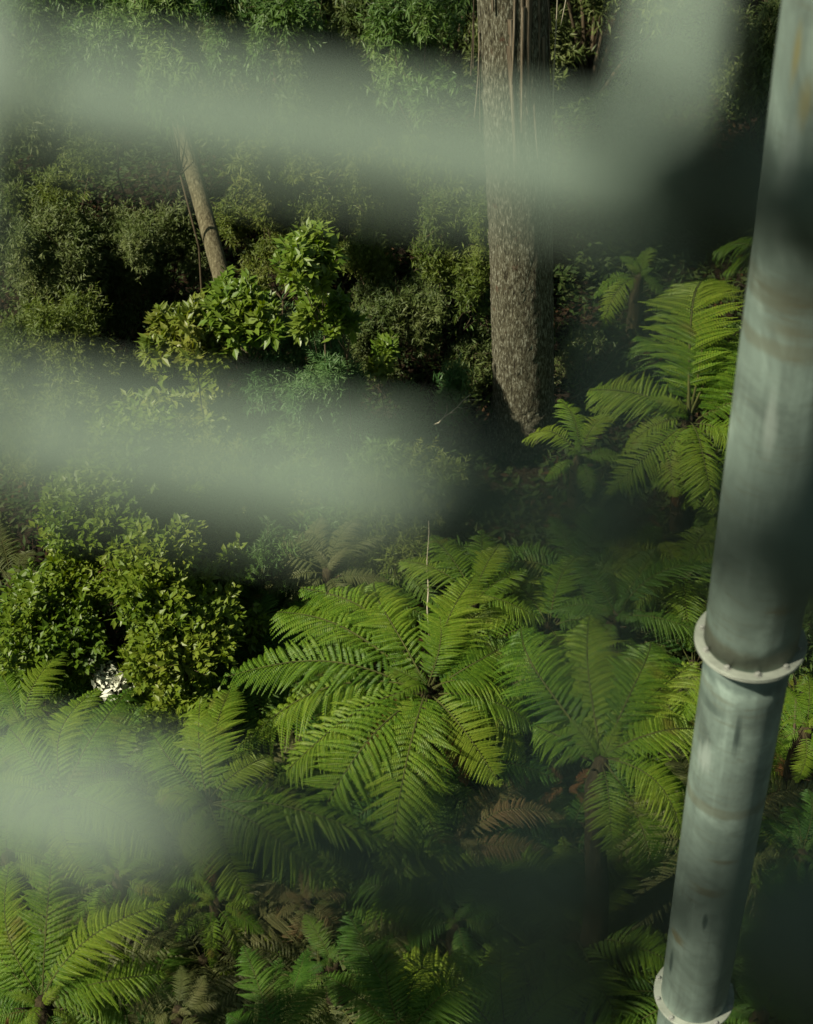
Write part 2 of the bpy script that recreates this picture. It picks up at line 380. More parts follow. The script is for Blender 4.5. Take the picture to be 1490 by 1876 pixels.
FROND = {}
def fronds_for(mat):
    if mat not in FROND:
        dead = mat in ('fern_dead',)
        FROND[mat] = [frond_mesh("frond", 100 + i + len(FROND) * 20, arch=a, width=wd, pairs=p, curve=c, droop=dr, leafmat=mat, ragged=0.25 if dead else 0.05)
                      for i, (a, wd, p, c, dr) in enumerate([(0.13, 0.225, 31, 0.06, 0.62), (0.18, 0.245, 32, -0.08, 0.70), (0.23, 0.23, 30, 0.10, 0.6),
                                                             (0.16, 0.25, 29, -0.05, 0.75), (0.20, 0.215, 33, 0.0, 0.5), (0.27, 0.24, 30, 0.05, 0.7),
                                                             (0.15, 0.235, 31, 0.14, 0.8), (0.22, 0.22, 32, -0.13, 0.65), (0.19, 0.26, 29, 0.03, 0.9)])]
    return FROND[mat]

def place_frond(root, mat, base, tip, r, wide=1.0, name="frond", label=None):
    me = fronds_for(mat)[r.randrange(9)]
    y = (Vector(tip) - Vector(base)) * 1.06; L = y.length; y.normalize()
    z = Vector((r.gauss(0, 0.16), r.gauss(0, 0.16), 1)); x = y.cross(z).normalized(); z = x.cross(y)
    o = link(name, me, root)
    m = Matrix.Identity(4)
    for i in range(3): m[i][0], m[i][1], m[i][2], m[i][3] = x[i] * L * wide, y[i] * L, z[i] * L, base[i]
    o.matrix_parent_inverse = Matrix.Identity(4)
    m.translation = Vector(base) - root.location
    o.matrix_basis = m
    if label: o["label"] = label
    return o

TRUNKS = {}
def fern_trunk(root, h, r):
    n = 10; z = np.linspace(-h - 0.1, -0.02, n)
    mb = MB(); rr = np.random.default_rng(r.randrange(9999))
    pts = np.stack([0.03 * np.sin(z * 2), 0.03 * np.cos(z * 1.7), z], -1); pts[-1, :2] = 0
    mb.tube(pts, np.interp(z, [-h, -0.3, 0], [0.12, 0.09, 0.045]), 12, noise=lambda a, b: rr.uniform(0.82, 1.2, (a, b)))
    for k in range(30):   # old leaf bases
        zz = -rr.uniform(0.05, min(h, 2.0)); a = rr.uniform(0, 6.28); b = 0.10
        p0 = np.array([b * np.cos(a) * 0.8, b * np.sin(a) * 0.8, zz]); d = np.array([np.cos(a), np.sin(a), 0.9]) * rr.uniform(0.05, 0.12)
        mb.tube([p0, p0 + d * 0.6, p0 + d], [0.014, 0.010, 0.004], 4)
    return mb.build("trunk", MAT['fern_trunk'], root)

def fern(cx, cy, zc, tips, label, mat='fern', name="tree_fern", cat="tree fern", seed=0, drop=0.5, extra=0, dead=(), trunk=True, elen=None):
    r = random.Random(seed * 31 + 5)
    c = at_z(cx, cy, zc)
    root = thing(name, c, label, cat, "ferns on the forest floor")
    gz = float(ground_z(c.x, c.y))
    if trunk: fern_trunk(root, zc - gz, r)
    az = []; Ls = []
    big_l = max([(at_z(t[0], t[1], zc - 0.3) - c).length for t in tips] or [1])
    for t in tips:
        tx, ty = t[0], t[1]; dp = t[2] if len(t) > 2 else drop * r.uniform(0.7, 1.25)
        tip = at_z(tx, ty, zc - dp)
        h = Vector((tip.x - c.x, tip.y - c.y, 0)); az.append(math.atan2(h.y, h.x)); Ls.append((tip - c).length)
        if h.length > 0: h.normalize()
        base = c + h * 0.05 + Vector((0, 0, r.uniform(-0.12, 0.02)))
        sh_l = min(1.3, max(1.0, 0.72 * big_l / max(0.3, (tip - c).length)))     # fronds seen foreshortened keep their breadth
        place_frond(root, t[3] if len(t) > 3 else mat, base, tip, r, r.uniform(0.92, 1.08) * sh_l)
    mL = elen or (sum(Ls) / len(Ls) if Ls else 1.2)
    for k in range(extra):      # fronds that fill the rosette between those set out one by one, plus the upright young ones
        a = (k + r.random() * 0.6) * 2 * math.pi / extra
        L = mL * r.uniform(0.65, 1.0); dn = r.uniform(0.15, 0.45)
        tip = c + Vector((math.cos(a) * L * 0.95, math.sin(a) * L * 0.95, -L * dn - 0.1))
        base = c + Vector((math.cos(a) * 0.05, math.sin(a) * 0.05, -0.15))
        place_frond(root, mat, base, tip, r, r.uniform(0.9, 1.1))
    for k in range(4):          # short young fronds standing in the heart of the crown
        a = r.random() * 6.283; L = mL * r.uniform(0.25, 0.42)
        place_frond(root, mat, c + Vector((0, 0, -0.1)), c + Vector((math.cos(a) * L * 0.8, math.sin(a) * L * 0.8, L * r.uniform(0.1, 0.5))), r, 0.9)
    for a in dead:              # brown fronds hanging under the crown
        L = mL * r.uniform(0.6, 0.85)
        tip = c + Vector((math.cos(a) * L * 0.6, math.sin(a) * L * 0.6, -L * 0.75))
        place_frond(root, 'fern_dead', c + Vector((math.cos(a) * 0.06, math.sin(a) * 0.06, -0.2)), tip, r, 0.8, "dead_frond", "brown dry frond")
    return root

FERNS = [
 # the big rosette in the middle, frond by frond
 dict(cx=783, cy=1262, zc=2.0, seed=1, label="large bright tree fern with a wide open rosette in the centre", drop=0.35, dead=(2.6, 3.4, 5.2), tips=[
    (419, 1246, 0.25), (560, 1085, 0.05), (521, 1128, 0.45), (800, 1112, -0.35), (870, 1060, -0.15), (932, 1176, 0.2), (950, 1275, 0.3), (975, 1330, 0.5),
    (912, 1432, 0.45), (790, 1502, 0.4), (714, 1578, 0.45), (704, 1420, 0.05), (572, 1528, 0.45), (512, 1430, 0.35), (438, 1378, 0.6), (690, 1075, 0.2), (905, 1120, 0.4), (940, 1215, 0.5), (955, 1390, 0.7)]),
 dict(cx=1103, cy=1385, zc=3.6, seed=2, label="tall tree fern left of the pole above a bare brown trunk", mat='fern', drop=0.3, tips=[
    (962, 1160, 0.3), (1082, 1140, 0.1), (1190, 1185, 0.2), (1266, 1220, 0.2), (1285, 1340, 0.35), (985, 1330, 0.4), (1122, 1570, 0.35), (1245, 1530, 0.4), (1195, 1600, 0.6), (1020, 1400, 0.35), (1250, 1440, 0.6)]),
 dict(cx=1262, cy=762, zc=1.9, seed=3, label="tree fern beside the upper pole with fronds fanning left", drop=0.3, extra=6, dead=(4.4,), tips=[
    (1172, 622, 0.15), (1088, 716, 0.3), (1232, 580, 0.1), (1288, 522, 0.05), (1378, 600, 0.1), (1392, 690, 0.3), (1240, 905, 0.4), (1310, 930, 0.45), (1145, 830, 0.5), (1370, 860, 0.5)]),
 dict(cx=1062, cy=832, zc=0.9, seed=4, label="small fern at the foot of the big trunk", drop=0.2, tips=[
    (1028, 735, -0.1), (962, 808, 0.2), (1125, 762, 0.05), (1000, 880, 0.3), (1150, 850, 0.3), (1080, 910, 0.3)]),
 dict(cx=1172, cy=500, zc=1.2, seed=5, label="lone sunlit fern in the dark gap right of the big trunk", mat='fern', drop=0.3, tips=[
    (1105, 600, 0.5), (1090, 545, 0.4), (1190, 455, 0.0), (1140, 470, 0.0), (1215, 540, 0.3)]),
 dict(cx=1420, cy=480, zc=1.6, seed=6, label="fern mostly hidden behind the upper pole with one frond out left", drop=0.3, tips=[
    (1312, 462, 0.4), (1330, 500, 0.5), (1440, 400, 0.0), (1480, 520, 0.3), (1390, 560, 0.4)]),
 dict(cx=868, cy=1090, zc=1.2, seed=7, label="fern just behind the central rosette on its right", drop=0.25, tips=[
    (960, 1045, 0.1), (882, 975, 0.0), (795, 985, 0.1), (935, 1115, 0.3), (995, 1135, 0.3), (740, 1030, 0.2), (915, 1000, 0.05)]),
 dict(cx=600, cy=1040, zc=1.1, seed=8, label="dull fern behind the central rosette on its left", mat='fern_olive', drop=0.25, extra=4, tips=[
    (428, 1030, 0.3), (472, 1095, 0.3), (520, 990, 0.0), (590, 950, 0.0), (700, 985, 0.1), (660, 950, 0.0)]),
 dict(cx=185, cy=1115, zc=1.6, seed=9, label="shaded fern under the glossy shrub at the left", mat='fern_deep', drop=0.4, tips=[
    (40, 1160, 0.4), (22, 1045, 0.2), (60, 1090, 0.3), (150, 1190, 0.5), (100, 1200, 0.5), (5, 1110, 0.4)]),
 dict(cx=40, cy=1335, zc=1.6, seed=10, label="fern at the left edge with one frond rising below the shaded gap", mat='fern', drop=0.2, dead=(1.6, 1.0), tips=[
    (116, 1192, -0.3), (5, 1235, 0.1), (100, 1320, 0.2), (-60, 1330, 0.2), (60, 1440, 0.3), (-30, 1420, 0.3)]),
 dict(cx=110, cy=1455, zc=2.2, seed=11, label="pale sunlit fern at the left under the lowest wire", drop=0.35, extra=3, tips=[
    (236, 1268, -0.1), (180, 1268, -0.1), (245, 1432, 0.3), (332, 1512, 0.35), (292, 1580, 0.4), (215, 1560, 0.4), (60, 1560, 0.4), (-20, 1440, 0.3), (20, 1340, 0.1), (170, 1620, 0.5)]),
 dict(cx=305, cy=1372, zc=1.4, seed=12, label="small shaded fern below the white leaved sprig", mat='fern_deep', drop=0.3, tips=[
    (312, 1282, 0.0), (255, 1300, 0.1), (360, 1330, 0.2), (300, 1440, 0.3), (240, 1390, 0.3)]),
 dict(extra=6, cx=380, cy=1468, zc=2.0, seed=13, label="bright fern left of the central rosette with fronds crossing it", drop=0.35, dead=(4.7, 0.2), tips=[
    (282, 1345, 0.0), (368, 1285, -0.15), (425, 1262, -0.1), (492, 1388, 0.2), (545, 1500, 0.3), (700, 1545, 0.25), (600, 1620, 0.4), (455, 1650, 0.5), (330, 1590, 0.5), (270, 1480, 0.3)]),
 dict(extra=6, cx=72, cy=1832, zc=2.4, seed=14, label="tall fern in the bottom left corner with upright fronds", drop=0.2, dead=(3.0,), tips=[
    (95, 1565, -0.4), (22, 1590, -0.3), (-40, 1690, 0.0), (298, 1662, -0.1), (248, 1800, 0.2), (294, 1785, 0.3), (170, 1690, -0.2), (150, 1900, 0.4), (0, 1930, 0.4), (220, 1870, 0.4), (-40, 1800, 0.3)]),
 dict(cx=325, cy=1850, zc=2.0, seed=15, label="dull olive fern dome at the bottom edge between green ferns", mat='fern_olive', drop=0.25, extra=3, tips=[
    (238, 1842, 0.2), (330, 1772, -0.05), (402, 1838, 0.2), (280, 1790, 0.0), (375, 1790, 0.05), (290, 1910, 0.35), (370, 1930, 0.35)]),
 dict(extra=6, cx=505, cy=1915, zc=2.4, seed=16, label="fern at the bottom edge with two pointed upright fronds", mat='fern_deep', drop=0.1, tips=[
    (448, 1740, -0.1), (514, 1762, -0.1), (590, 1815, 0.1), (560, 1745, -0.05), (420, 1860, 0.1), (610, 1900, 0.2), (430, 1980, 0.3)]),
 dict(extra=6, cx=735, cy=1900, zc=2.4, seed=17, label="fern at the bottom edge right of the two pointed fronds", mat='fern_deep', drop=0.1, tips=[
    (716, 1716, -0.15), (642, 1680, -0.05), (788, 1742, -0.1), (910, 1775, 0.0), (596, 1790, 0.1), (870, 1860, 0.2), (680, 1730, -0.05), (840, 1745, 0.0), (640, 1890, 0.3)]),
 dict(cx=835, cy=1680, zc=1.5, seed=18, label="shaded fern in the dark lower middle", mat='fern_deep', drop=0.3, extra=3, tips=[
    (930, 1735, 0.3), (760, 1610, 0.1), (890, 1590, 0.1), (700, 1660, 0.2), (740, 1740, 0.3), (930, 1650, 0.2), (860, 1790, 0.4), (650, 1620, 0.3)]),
 dict(extra=6, cx=392, cy=1650, zc=1.5, seed=19, label="fern with drooping fronds below the lowest wire", mat='fern', drop=0.35, tips=[
    (438, 1758, 0.5), (385, 1740, 0.45), (320, 1690, 0.3), (470, 1690, 0.4), (350, 1600, 0.1), (300, 1640, 0.3), (440, 1600, 0.1)]),
 dict(cx=560, cy=1650, zc=1.3, seed=20, label="rusty browning fern below the central rosette", mat='fern_rust', drop=0.4, tips=[
    (482, 1700, 0.4), (520, 1745, 0.5), (620, 1720, 0.4), (640, 1640, 0.2), (560, 1580, 0.0), (480, 1630, 0.2)]),
 dict(cx=835, cy=1535, zc=1.1, seed=21, label="rust coloured fern frond clump right of the central rosette", mat='fern_rust', drop=0.1, tips=[
    (1025, 1500, 0.1), (960, 1430, 0.1), (1000, 1560, 0.25), (900, 1600, 0.3), (780, 1560, 0.3)]),
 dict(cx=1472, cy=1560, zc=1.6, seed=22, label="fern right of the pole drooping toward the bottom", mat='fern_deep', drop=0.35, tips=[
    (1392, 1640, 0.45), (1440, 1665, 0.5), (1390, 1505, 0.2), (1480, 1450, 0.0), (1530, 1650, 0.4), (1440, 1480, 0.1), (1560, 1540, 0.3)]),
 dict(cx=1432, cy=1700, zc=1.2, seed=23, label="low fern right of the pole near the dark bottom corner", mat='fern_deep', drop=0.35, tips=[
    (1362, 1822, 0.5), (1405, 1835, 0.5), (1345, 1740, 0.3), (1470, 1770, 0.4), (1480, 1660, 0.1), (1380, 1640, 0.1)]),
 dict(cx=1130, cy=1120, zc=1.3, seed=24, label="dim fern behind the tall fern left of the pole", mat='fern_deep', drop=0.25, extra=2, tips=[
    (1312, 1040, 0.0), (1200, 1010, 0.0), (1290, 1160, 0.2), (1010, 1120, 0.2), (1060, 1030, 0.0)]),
 dict(cx=1480, cy=1330, zc=2.0, seed=25, label="bright yellow green fern right of the pole under the flange", drop=0.3, tips=[
    (1420, 1400, 0.4), (1460, 1430, 0.4), (1430, 1330, 0.2), (1480, 1240, 0.0), (1440, 1260, 0.0), (1540, 1350, 0.2)]),
 dict(cx=1440, cy=1440, zc=1.0, seed=26, label="dead reddish brown fern right of the pole", mat='fern_dead', name="dead_fern", cat="dead fern", drop=0.3, tips=[
    (1420, 1380, 0.0), (1470, 1500, 0.3), (1400, 1480, 0.3), (1500, 1420, 0.1)]),
 dict(cx=18, cy=1060, zc=1.8, seed=27, label="brownish fern at the left edge beside the glossy shrub", mat='fern_olive', drop=0.25, tips=[
    (70, 1050, 0.2), (0, 960, 0.0), (-50, 1030, 0.2), (60, 1010, 0.1), (-30, 1120, 0.3)]),
 dict(cx=1315, cy=900, zc=1.0, seed=30, label="low fern close behind the pole above its upper flange", drop=0.3, extra=4, tips=[
    (1235, 830, 0.1), (1250, 930, 0.3), (1300, 1000, 0.4), (1200, 880, 0.3), (1340, 800, 0.0)]),
 dict(cx=215, cy=1600, zc=1.9, seed=31, label="fern between the lowest wire and the tall corner fern", drop=0.3, extra=7, tips=[
    (120, 1560, 0.1), (300, 1560, 0.1), (210, 1500, 0.0), (330, 1640, 0.3), (190, 1720, 0.4)]),
 dict(cx=10, cy=1560, zc=1.9, seed=32, label="fern at the left edge below the lowest wire", drop=0.3, extra=6, tips=[
    (90, 1500, 0.1), (100, 1600, 0.3), (20, 1680, 0.4), (20, 1450, 0.0)]),
 dict(cx=610, cy=1760, zc=1.7, seed=33, label="fern in the lower middle above the two pointed fronds", mat='fern_deep', drop=0.25, extra=7, tips=[
    (560, 1680, 0.0), (660, 1690, 0.1), (690, 1790, 0.3), (540, 1800, 0.3)]),
 dict(cx=1400, cy=1850, zc=1.3, seed=34, label="fern right of the pole at the bottom edge", mat='fern_deep', drop=0.25, extra=7, tips=[
    (1460, 1790, 0.1), (1360, 1790, 0.1), (1480, 1860, 0.3)]),
 dict(cx=495, cy=1330, zc=0.6, seed=28, label="dead brown fern in the gap left of the central rosette", mat='fern_dead', name="dead_fern", cat="dead fern", drop=0.2, trunk=False, tips=[
    (440, 1360, 0.2), (545, 1300, 0.0), (470, 1290, 0.0), (540, 1370, 0.2), (500, 1400, 0.3)]),
 dict(cx=1045, cy=1440, zc=0.9, seed=29, label="dead brown fern under the tall fern left of the pole", mat='fern_dead', name="dead_fern", cat="dead fern", drop=0.2, trunk=False, tips=[
    (970, 1410, 0.1), (1100, 1410, 0.1), (985, 1480, 0.2), (1080, 1490, 0.3)]),
]
for f in FERNS: fern(**f)

# low ferns filling the shade between the larger ones
rf = random.Random(12); spots = []; mainp = at_z(783, 1262, 0.5)
for i in range(400):
    x, y = rf.uniform(-60, 1540), rf.uniform(1000, 1960)
    p = at_z(x, y, 0.7)
    if x < 420 and y < 1120: continue
    if x > 860 and y > 1560 and rf.random() < 0.6: continue
    if math.hypot(p.x - pc0[0], p.y - pc0[1]) < 0.9: continue
    if any((p - q).length < 0.75 for q in spots) or (p - mainp).length < 1.5: continue
    spots.append(p)
for i, p in enumerate(spots[:64]):
    root = thing("low_fern", (p.x, p.y, 0.7 + rf.uniform(-0.2, 0.35)), "low shaded fern filling a gap under the larger tree ferns", "fern", "low ferns between the tree ferns")
    c = root.location.copy(); m_ = rf.choice(['fern_deep', 'fern', 'fern_deep', 'fern', 'fern_olive'])
    fern_trunk(root, c.z - float(ground_z(c.x, c.y)), rf)
    k = rf.randint(9, 12); a0 = rf.random() * 6
    for j in range(k):
        a = a0 + j * 6.283 / k + rf.uniform(-0.2, 0.2); L = rf.uniform(0.9, 1.4)
        place_frond(root, m_, c + Vector((math.cos(a) * 0.04, math.sin(a) * 0.04, -0.05)), c + Vector((math.cos(a) * L, math.sin(a) * L, rf.uniform(-0.4, 0.15))), rf, rf.uniform(0.9, 1.1))

# ------------------------------------------------------------------ leafy shrubs and trees
def foliage(seed, clumps, nbr, nleaf, L, W, spread=0.5, hang=0.0, twig=0.35, up=0.35):
    """clumps: (x,y,z,rx,ry,rz) local; returns leaf verts/faces and the branchlets' curves"""
    r = np.random.default_rng(seed)
    Ps, Ds, Ns, Ls, Ws, twigs = [], [], [], [], [], []
    for (cx, cy, cz, rx, ry, rz) in clumps:
        nb = max(8, int(nbr * (rx * ry + rx * rz + ry * rz) / 3 / 0.09))
        d = nrm(r.normal(0, 1, (nb, 3)) + [0, 0, 0.25])
        rad = r.uniform(0.25, 1.0, (nb, 1)) ** 0.45
        # uneven outline
        rad = rad * (0.78 + 0.34 * np.sin(d[:, :1] * 5 + seed) * np.cos(d[:, 1:2] * 4 + cz * 3))
        e = np.array([cx, cy, cz]) + d * rad * [rx, ry, rz]
        dirs = nrm(d + [0, 0, up - hang] + r.normal(0, 0.35, (nb, 3)))
        tl = twig * r.uniform(0.6, 1.2, (nb, 1))
        s0 = e - dirs * tl
        twigs.append((np.array([cx, cy, cz - rz * 0.6]), s0, e))
        for k in range(nleaf):
            f = (k + 0.5) / nleaf
            p = s0 + (e - s0) * f + [0, 0, -hang * 0.3] * (f ** 2 * tl) 
            a = k * 2.4 + r.uniform(0, 6.28, nb)
            b1 = nrm(np.cross(dirs, r.normal(0, 1, (nb, 3)) * 0.05 + [0.3, 0.2, 1])); b2 = np.cross(dirs, b1)
            o = np.cos(a)[:, None] * b1 + np.sin(a)[:, None] * b2
            dd = nrm(dirs * (0.35 + 0.5 * f) + o * (spread + 0.5 * (1 - f)) + [0, 0, -hang] + r.normal(0, 0.15, (nb, 3)))
            nn = nrm(np.array([0, 0, 1.0]) + o * 0.35 + r.normal(0, 0.28, (nb, 3)))
            Ps.append(p); Ds.append(dd); Ns.append(nn)
            sc = r.uniform(0.65, 1.15, nb) * (1.05 - 0.35 * f)
            Ls.append(L * sc); Ws.append(W * sc * r.uniform(0.85, 1.15, nb))
    V, F = scatter_leaves(np.concatenate(Ps), np.concatenate(Ds), np.concatenate(Ns), np.concatenate(Ls), np.concatenate(Ws))
    return V, F, twigs

def shrub(name, cat, label, pos, clumps, mat, seed, nbr=60, nleaf=9, L=0.1, W=0.045, spread=0.7, hang=0.0, twig=0.3, up=0.35,
          stem_r=0.013, group="shrubs in the understorey", stems=4, part="foliage"):
    root = thing(name, pos, label, cat, group)
    V, F, tw = foliage(seed, clumps, nbr, nleaf, L, W, spread, hang, twig, up)
    link(part, make_mesh(part, V, [F], [MAT[mat]]), root)
    r = np.random.default_rng(seed + 1)
    g0 = float(ground_z(pos[0], pos[1])) - pos[2]
    mb = MB()
    b0 = np.array([0, 0, g0 - 0.05])
    lowest = min(c[2] for c in [q[0] for q in tw])
    hub = np.array([0.0, 0.0, g0 + (lowest - g0) * 0.8]) + np.mean([q[0] for q in tw], 0) * [0.5, 0.5, 0]
    q1 = b0 + (hub - b0) * 0.35 + r.normal(0, 0.07, 3) * [1, 1, 0]; q2 = b0 + (hub - b0) * 0.7 + r.normal(0, 0.07, 3) * [1, 1, 0]
    mb.tube([b0, q1, q2, hub], [stem_r * 1.9, stem_r * 1.5, stem_r * 1.2, stem_r], 7)
    for (c, s0, e) in tw:
        mid = hub + (c - hub) * [0.55, 0.55, 0.35] + r.normal(0, 0.05, 3)
        mb.tube([hub, mid, c], [stem_r * 0.8, stem_r * 0.6, stem_r * 0.4], 6)
        for k in range(0, len(s0), max(1, len(s0) // 14)):
            mm = (c + s0[k]) / 2 + r.normal(0, 0.04, 3)
            mb.tube([c, mm, s0[k], e[k]], [stem_r * 0.45, stem_r * 0.3, stem_r * 0.18, 0.002], 4, cap=False)
    mb.build("stem", MAT['stem'], root)
    return root

def blob(px, py, z, rpx, rpy, depth=1.0, k=5, seed=0):
    """a clumpy crown whose outline covers about rpx x rpy photograph pixels where it stands"""
    r = np.random.default_rng(seed * 13 + 3)
    c = at_z(px, py, z); d = (c - C0).length
    rx = 1.5 * rpx / FPX * d; rv = 1.5 * rpy / FPX * d
    out = []
    k = k + 3; depth *= 1.3
    for i in range(k):
        a = r.uniform(0, 6.28); q = math.sqrt(r.uniform(0, 1)) * 0.75
        ox = math.cos(a) * q * rx; oz = math.sin(a) * q * rv * 0.8; oy = r.uniform(-0.5, 0.5) * depth
        s = r.uniform(0.30, 0.55)
        out.append((ox, oy, oz, rx * s, depth * 0.45, rv * s))
    return c, out

S = []
def add(name, cat, label, px, py, z, rpx, rpy, mat, k=5, depth=1.0, **kw):
    seed = len(S) + 1; S.append(label)
    c, cl = blob(px, py, z, rpx, rpy, depth, k, seed)
    shrub(name, cat, label, c, cl, mat, seed, **kw)

GLOSS = dict(nbr=75, nleaf=8, L=0.125, W=0.064, spread=0.8, twig=0.25)
FINE = dict(nbr=42, nleaf=16, L=0.12, W=0.026, spread=0.9, twig=0.4)
NARROW = dict(nbr=55, nleaf=13, L=0.16, W=0.022, spread=0.9, twig=0.35, up=0.6)
BROAD = dict(stem_r=0.008, nbr=30, nleaf=8, L=0.195, W=0.085, spread=1.0, twig=0.16)
SPRAY = dict(stem_r=0.013, nbr=22, nleaf=15, L=0.17, W=0.036, spread=0.8, twig=0.45, hang=0.35)
# near glossy shrub at the left, in two plants
add("glossy_shrub", "shrub", "big glossy small leaved shrub at the left above the ferns", 165, 1000, 2.2, 135, 120, 'glossy', k=8, depth=1.6, **GLOSS)
add("glossy_shrub", "shrub", "glossy shrub below the biggest one beside the white leaved sprig", 285, 1175, 1.9, 105, 85, 'glossy', k=6, depth=1.2, **GLOSS)
add("glossy_shrub", "shrub", "small glossy sprig over the dark hollow left of the rosette", 375, 1070, 1.5, 60, 55, 'glossy', k=3, depth=0.5, **{**GLOSS, 'nbr': 60})
add("glossy_shrub", "shrub", "thin glossy sprig just left of the central rosette", 440, 1130, 1.2, 40, 30, 'glossy', k=2, depth=0.4, **{**GLOSS, 'nbr': 60})
add("white_leaved_sprig", "sprig", "small sprig of white leaves under the glossy shrub", 203, 1240, 1.5, 17, 12, 'white_leaf', k=1, depth=0.15, nbr=26, nleaf=6, L=0.13, W=0.05, stem_r=0.008)
# broad leaved plants
add("broad_leaved_shrub", "shrub", "upright broad leaved shrub with large fresh leaves left of the big trunk", 585, 485, 3.9, 46, 58, 'broad', k=5, depth=0.7, **BROAD)
add("broad_leaved_shrub", "shrub", "lower sprig of large leaves below the upright broad leaved shrub", 630, 585, 3.0, 40, 40, 'broad', k=2, depth=0.4, **BROAD)
add("broad_leaved_shrub", "shrub", "fresh green sprig of large leaves between the bluish shrub and the upright shrub", 575, 575, 3.0, 42, 42, 'broad', k=3, depth=0.4, **BROAD)
add("broad_leaved_shrub", "shrub", "green broad leaved shrub at the foot of the leaning thin trunk", 430, 555, 2.9, 60, 62, 'broad', k=5, depth=0.7, **BROAD)
add("broad_leaved_shrub", "shrub", "yellow green broad leaved shrub left of the leaning trunk's foot", 345, 600, 2.6, 62, 52, 'lime', k=5, depth=0.7, **BROAD)
add("broad_leaved_shrub", "shrub", "low broad leaved shrub veiled by the middle wire", 350, 720, 1.2, 90, 60, 'lime', k=6, depth=0.8, **BROAD)
add("broad_leaved_shrub", "shrub", "small broad leaved plant in the dark gap left of the big trunk", 690, 655, 1.5, 34, 34, 'broad', k=2, depth=0.4, **BROAD)
# narrow bluish
add("narrow_leaved_shrub", "shrub", "bluish green narrow leaved shrub below the broad leaved shrubs", 555, 680, 1.9, 95, 85, 'teal', k=8, depth=1.0, **NARROW)
add("narrow_leaved_shrub", "shrub", "bluish green narrow leaved sprig left of the big trunk's foot", 830, 715, 1.1, 38, 55, 'teal', k=4, depth=0.5, **NARROW)
add("narrow_leaved_shrub", "shrub", "narrow leaved shrub low beside the dark gap by the big trunk", 745, 760, 0.8, 60, 45, 'teal', k=4, depth=0.6, **NARROW)
add("narrow_leaved_shrub", "shrub", "green narrow leaved shrub under the middle wire", 620, 860, 0.9, 120, 60, 'spray', k=6, depth=0.8, **NARROW)
add("narrow_leaved_shrub", "shrub", "pale green narrow leaved shrub above the central rosette", 520, 990, 1.0, 130, 70, 'spray', k=7, depth=0.8, **NARROW)
add("narrow_leaved_shrub", "shrub", "olive narrow leaved shrub behind the rosette below the middle wire", 700, 970, 0.9, 95, 50, 'olive', k=5, depth=0.8, **NARROW)
# fine leaved thicket
add("fine_leaved_shrub", "shrub", "dark fine leaved bush at the left edge above the middle wire", 55, 500, 2.0, 90, 130, 'dull', k=8, depth=1.2, **FINE)
add("fine_leaved_shrub", "shrub", "olive fine leaved bush at the left edge level with the lime shrub", 60, 640, 1.8, 90, 110, 'olive', k=8, depth=1.0, **FINE)
add("fine_leaved_shrub", "shrub", "rounded dark bush left of the leaning thin trunk", 225, 470, 1.7, 85, 100, 'dull', k=8, depth=1.2, **FINE)
add("fine_leaved_shrub", "shrub", "olive bush at the upper left below the top wire", 60, 360, 2.4, 90, 80, 'olive', k=6, depth=1.2, **FINE)
add("fine_leaved_shrub", "shrub", "yellow olive bush right of the leaning thin trunk", 490, 400, 1.8, 75, 70, 'olive', k=6, depth=1.0, **FINE)
add("fine_leaved_shrub", "shrub", "olive bush behind the upright broad leaved shrub", 620, 385, 2.0, 90, 75, 'olive', k=6, depth=1.0, **FINE)
add("fine_leaved_shrub", "shrub", "dull fine leaved bush between the upright shrub and the big trunk", 760, 560, 1.8, 45, 85, 'dull', k=6, depth=0.8, **FINE)
add("fine_leaved_shrub", "shrub", "bright olive bush touching the left side of the big trunk", 850, 440, 2.6, 60, 90, 'olive', k=6, depth=0.9, **FINE)
add("fine_leaved_shrub", "shrub", "small bright sprig at the left edge of the big trunk", 890, 545, 1.8, 22, 25, 'spray', k=2, depth=0.4, **FINE)
add("fine_leaved_shrub", "shrub", "dim fine leaved bush behind the middle wire at the left edge", 70, 800, 1.2, 110, 70, 'olive', k=6, depth=0.9, **FINE)
add("fine_leaved_shrub", "shrub", "dim bush behind the middle wire left of the narrow leaved shrub", 260, 850, 1.0, 110, 60, 'olive', k=6, depth=0.9, **FINE)
add("fine_leaved_shrub", "shrub", "green bush right of the big glossy shrub", 350, 940, 1.4, 80, 55, 'olive', k=5, depth=0.8, **FINE)
add("fine_leaved_shrub", "shrub", "small bush in the dark gap right of the big trunk's base", 1060, 650, 0.8, 35, 50, 'dull', k=3, depth=0.6, **FINE)
add("fine_leaved_shrub", "shrub", "tangled bright bush at the right edge behind the pole flange", 1480, 1200, 2.0, 45, 70, 'spray', k=4, depth=0.8, **FINE)
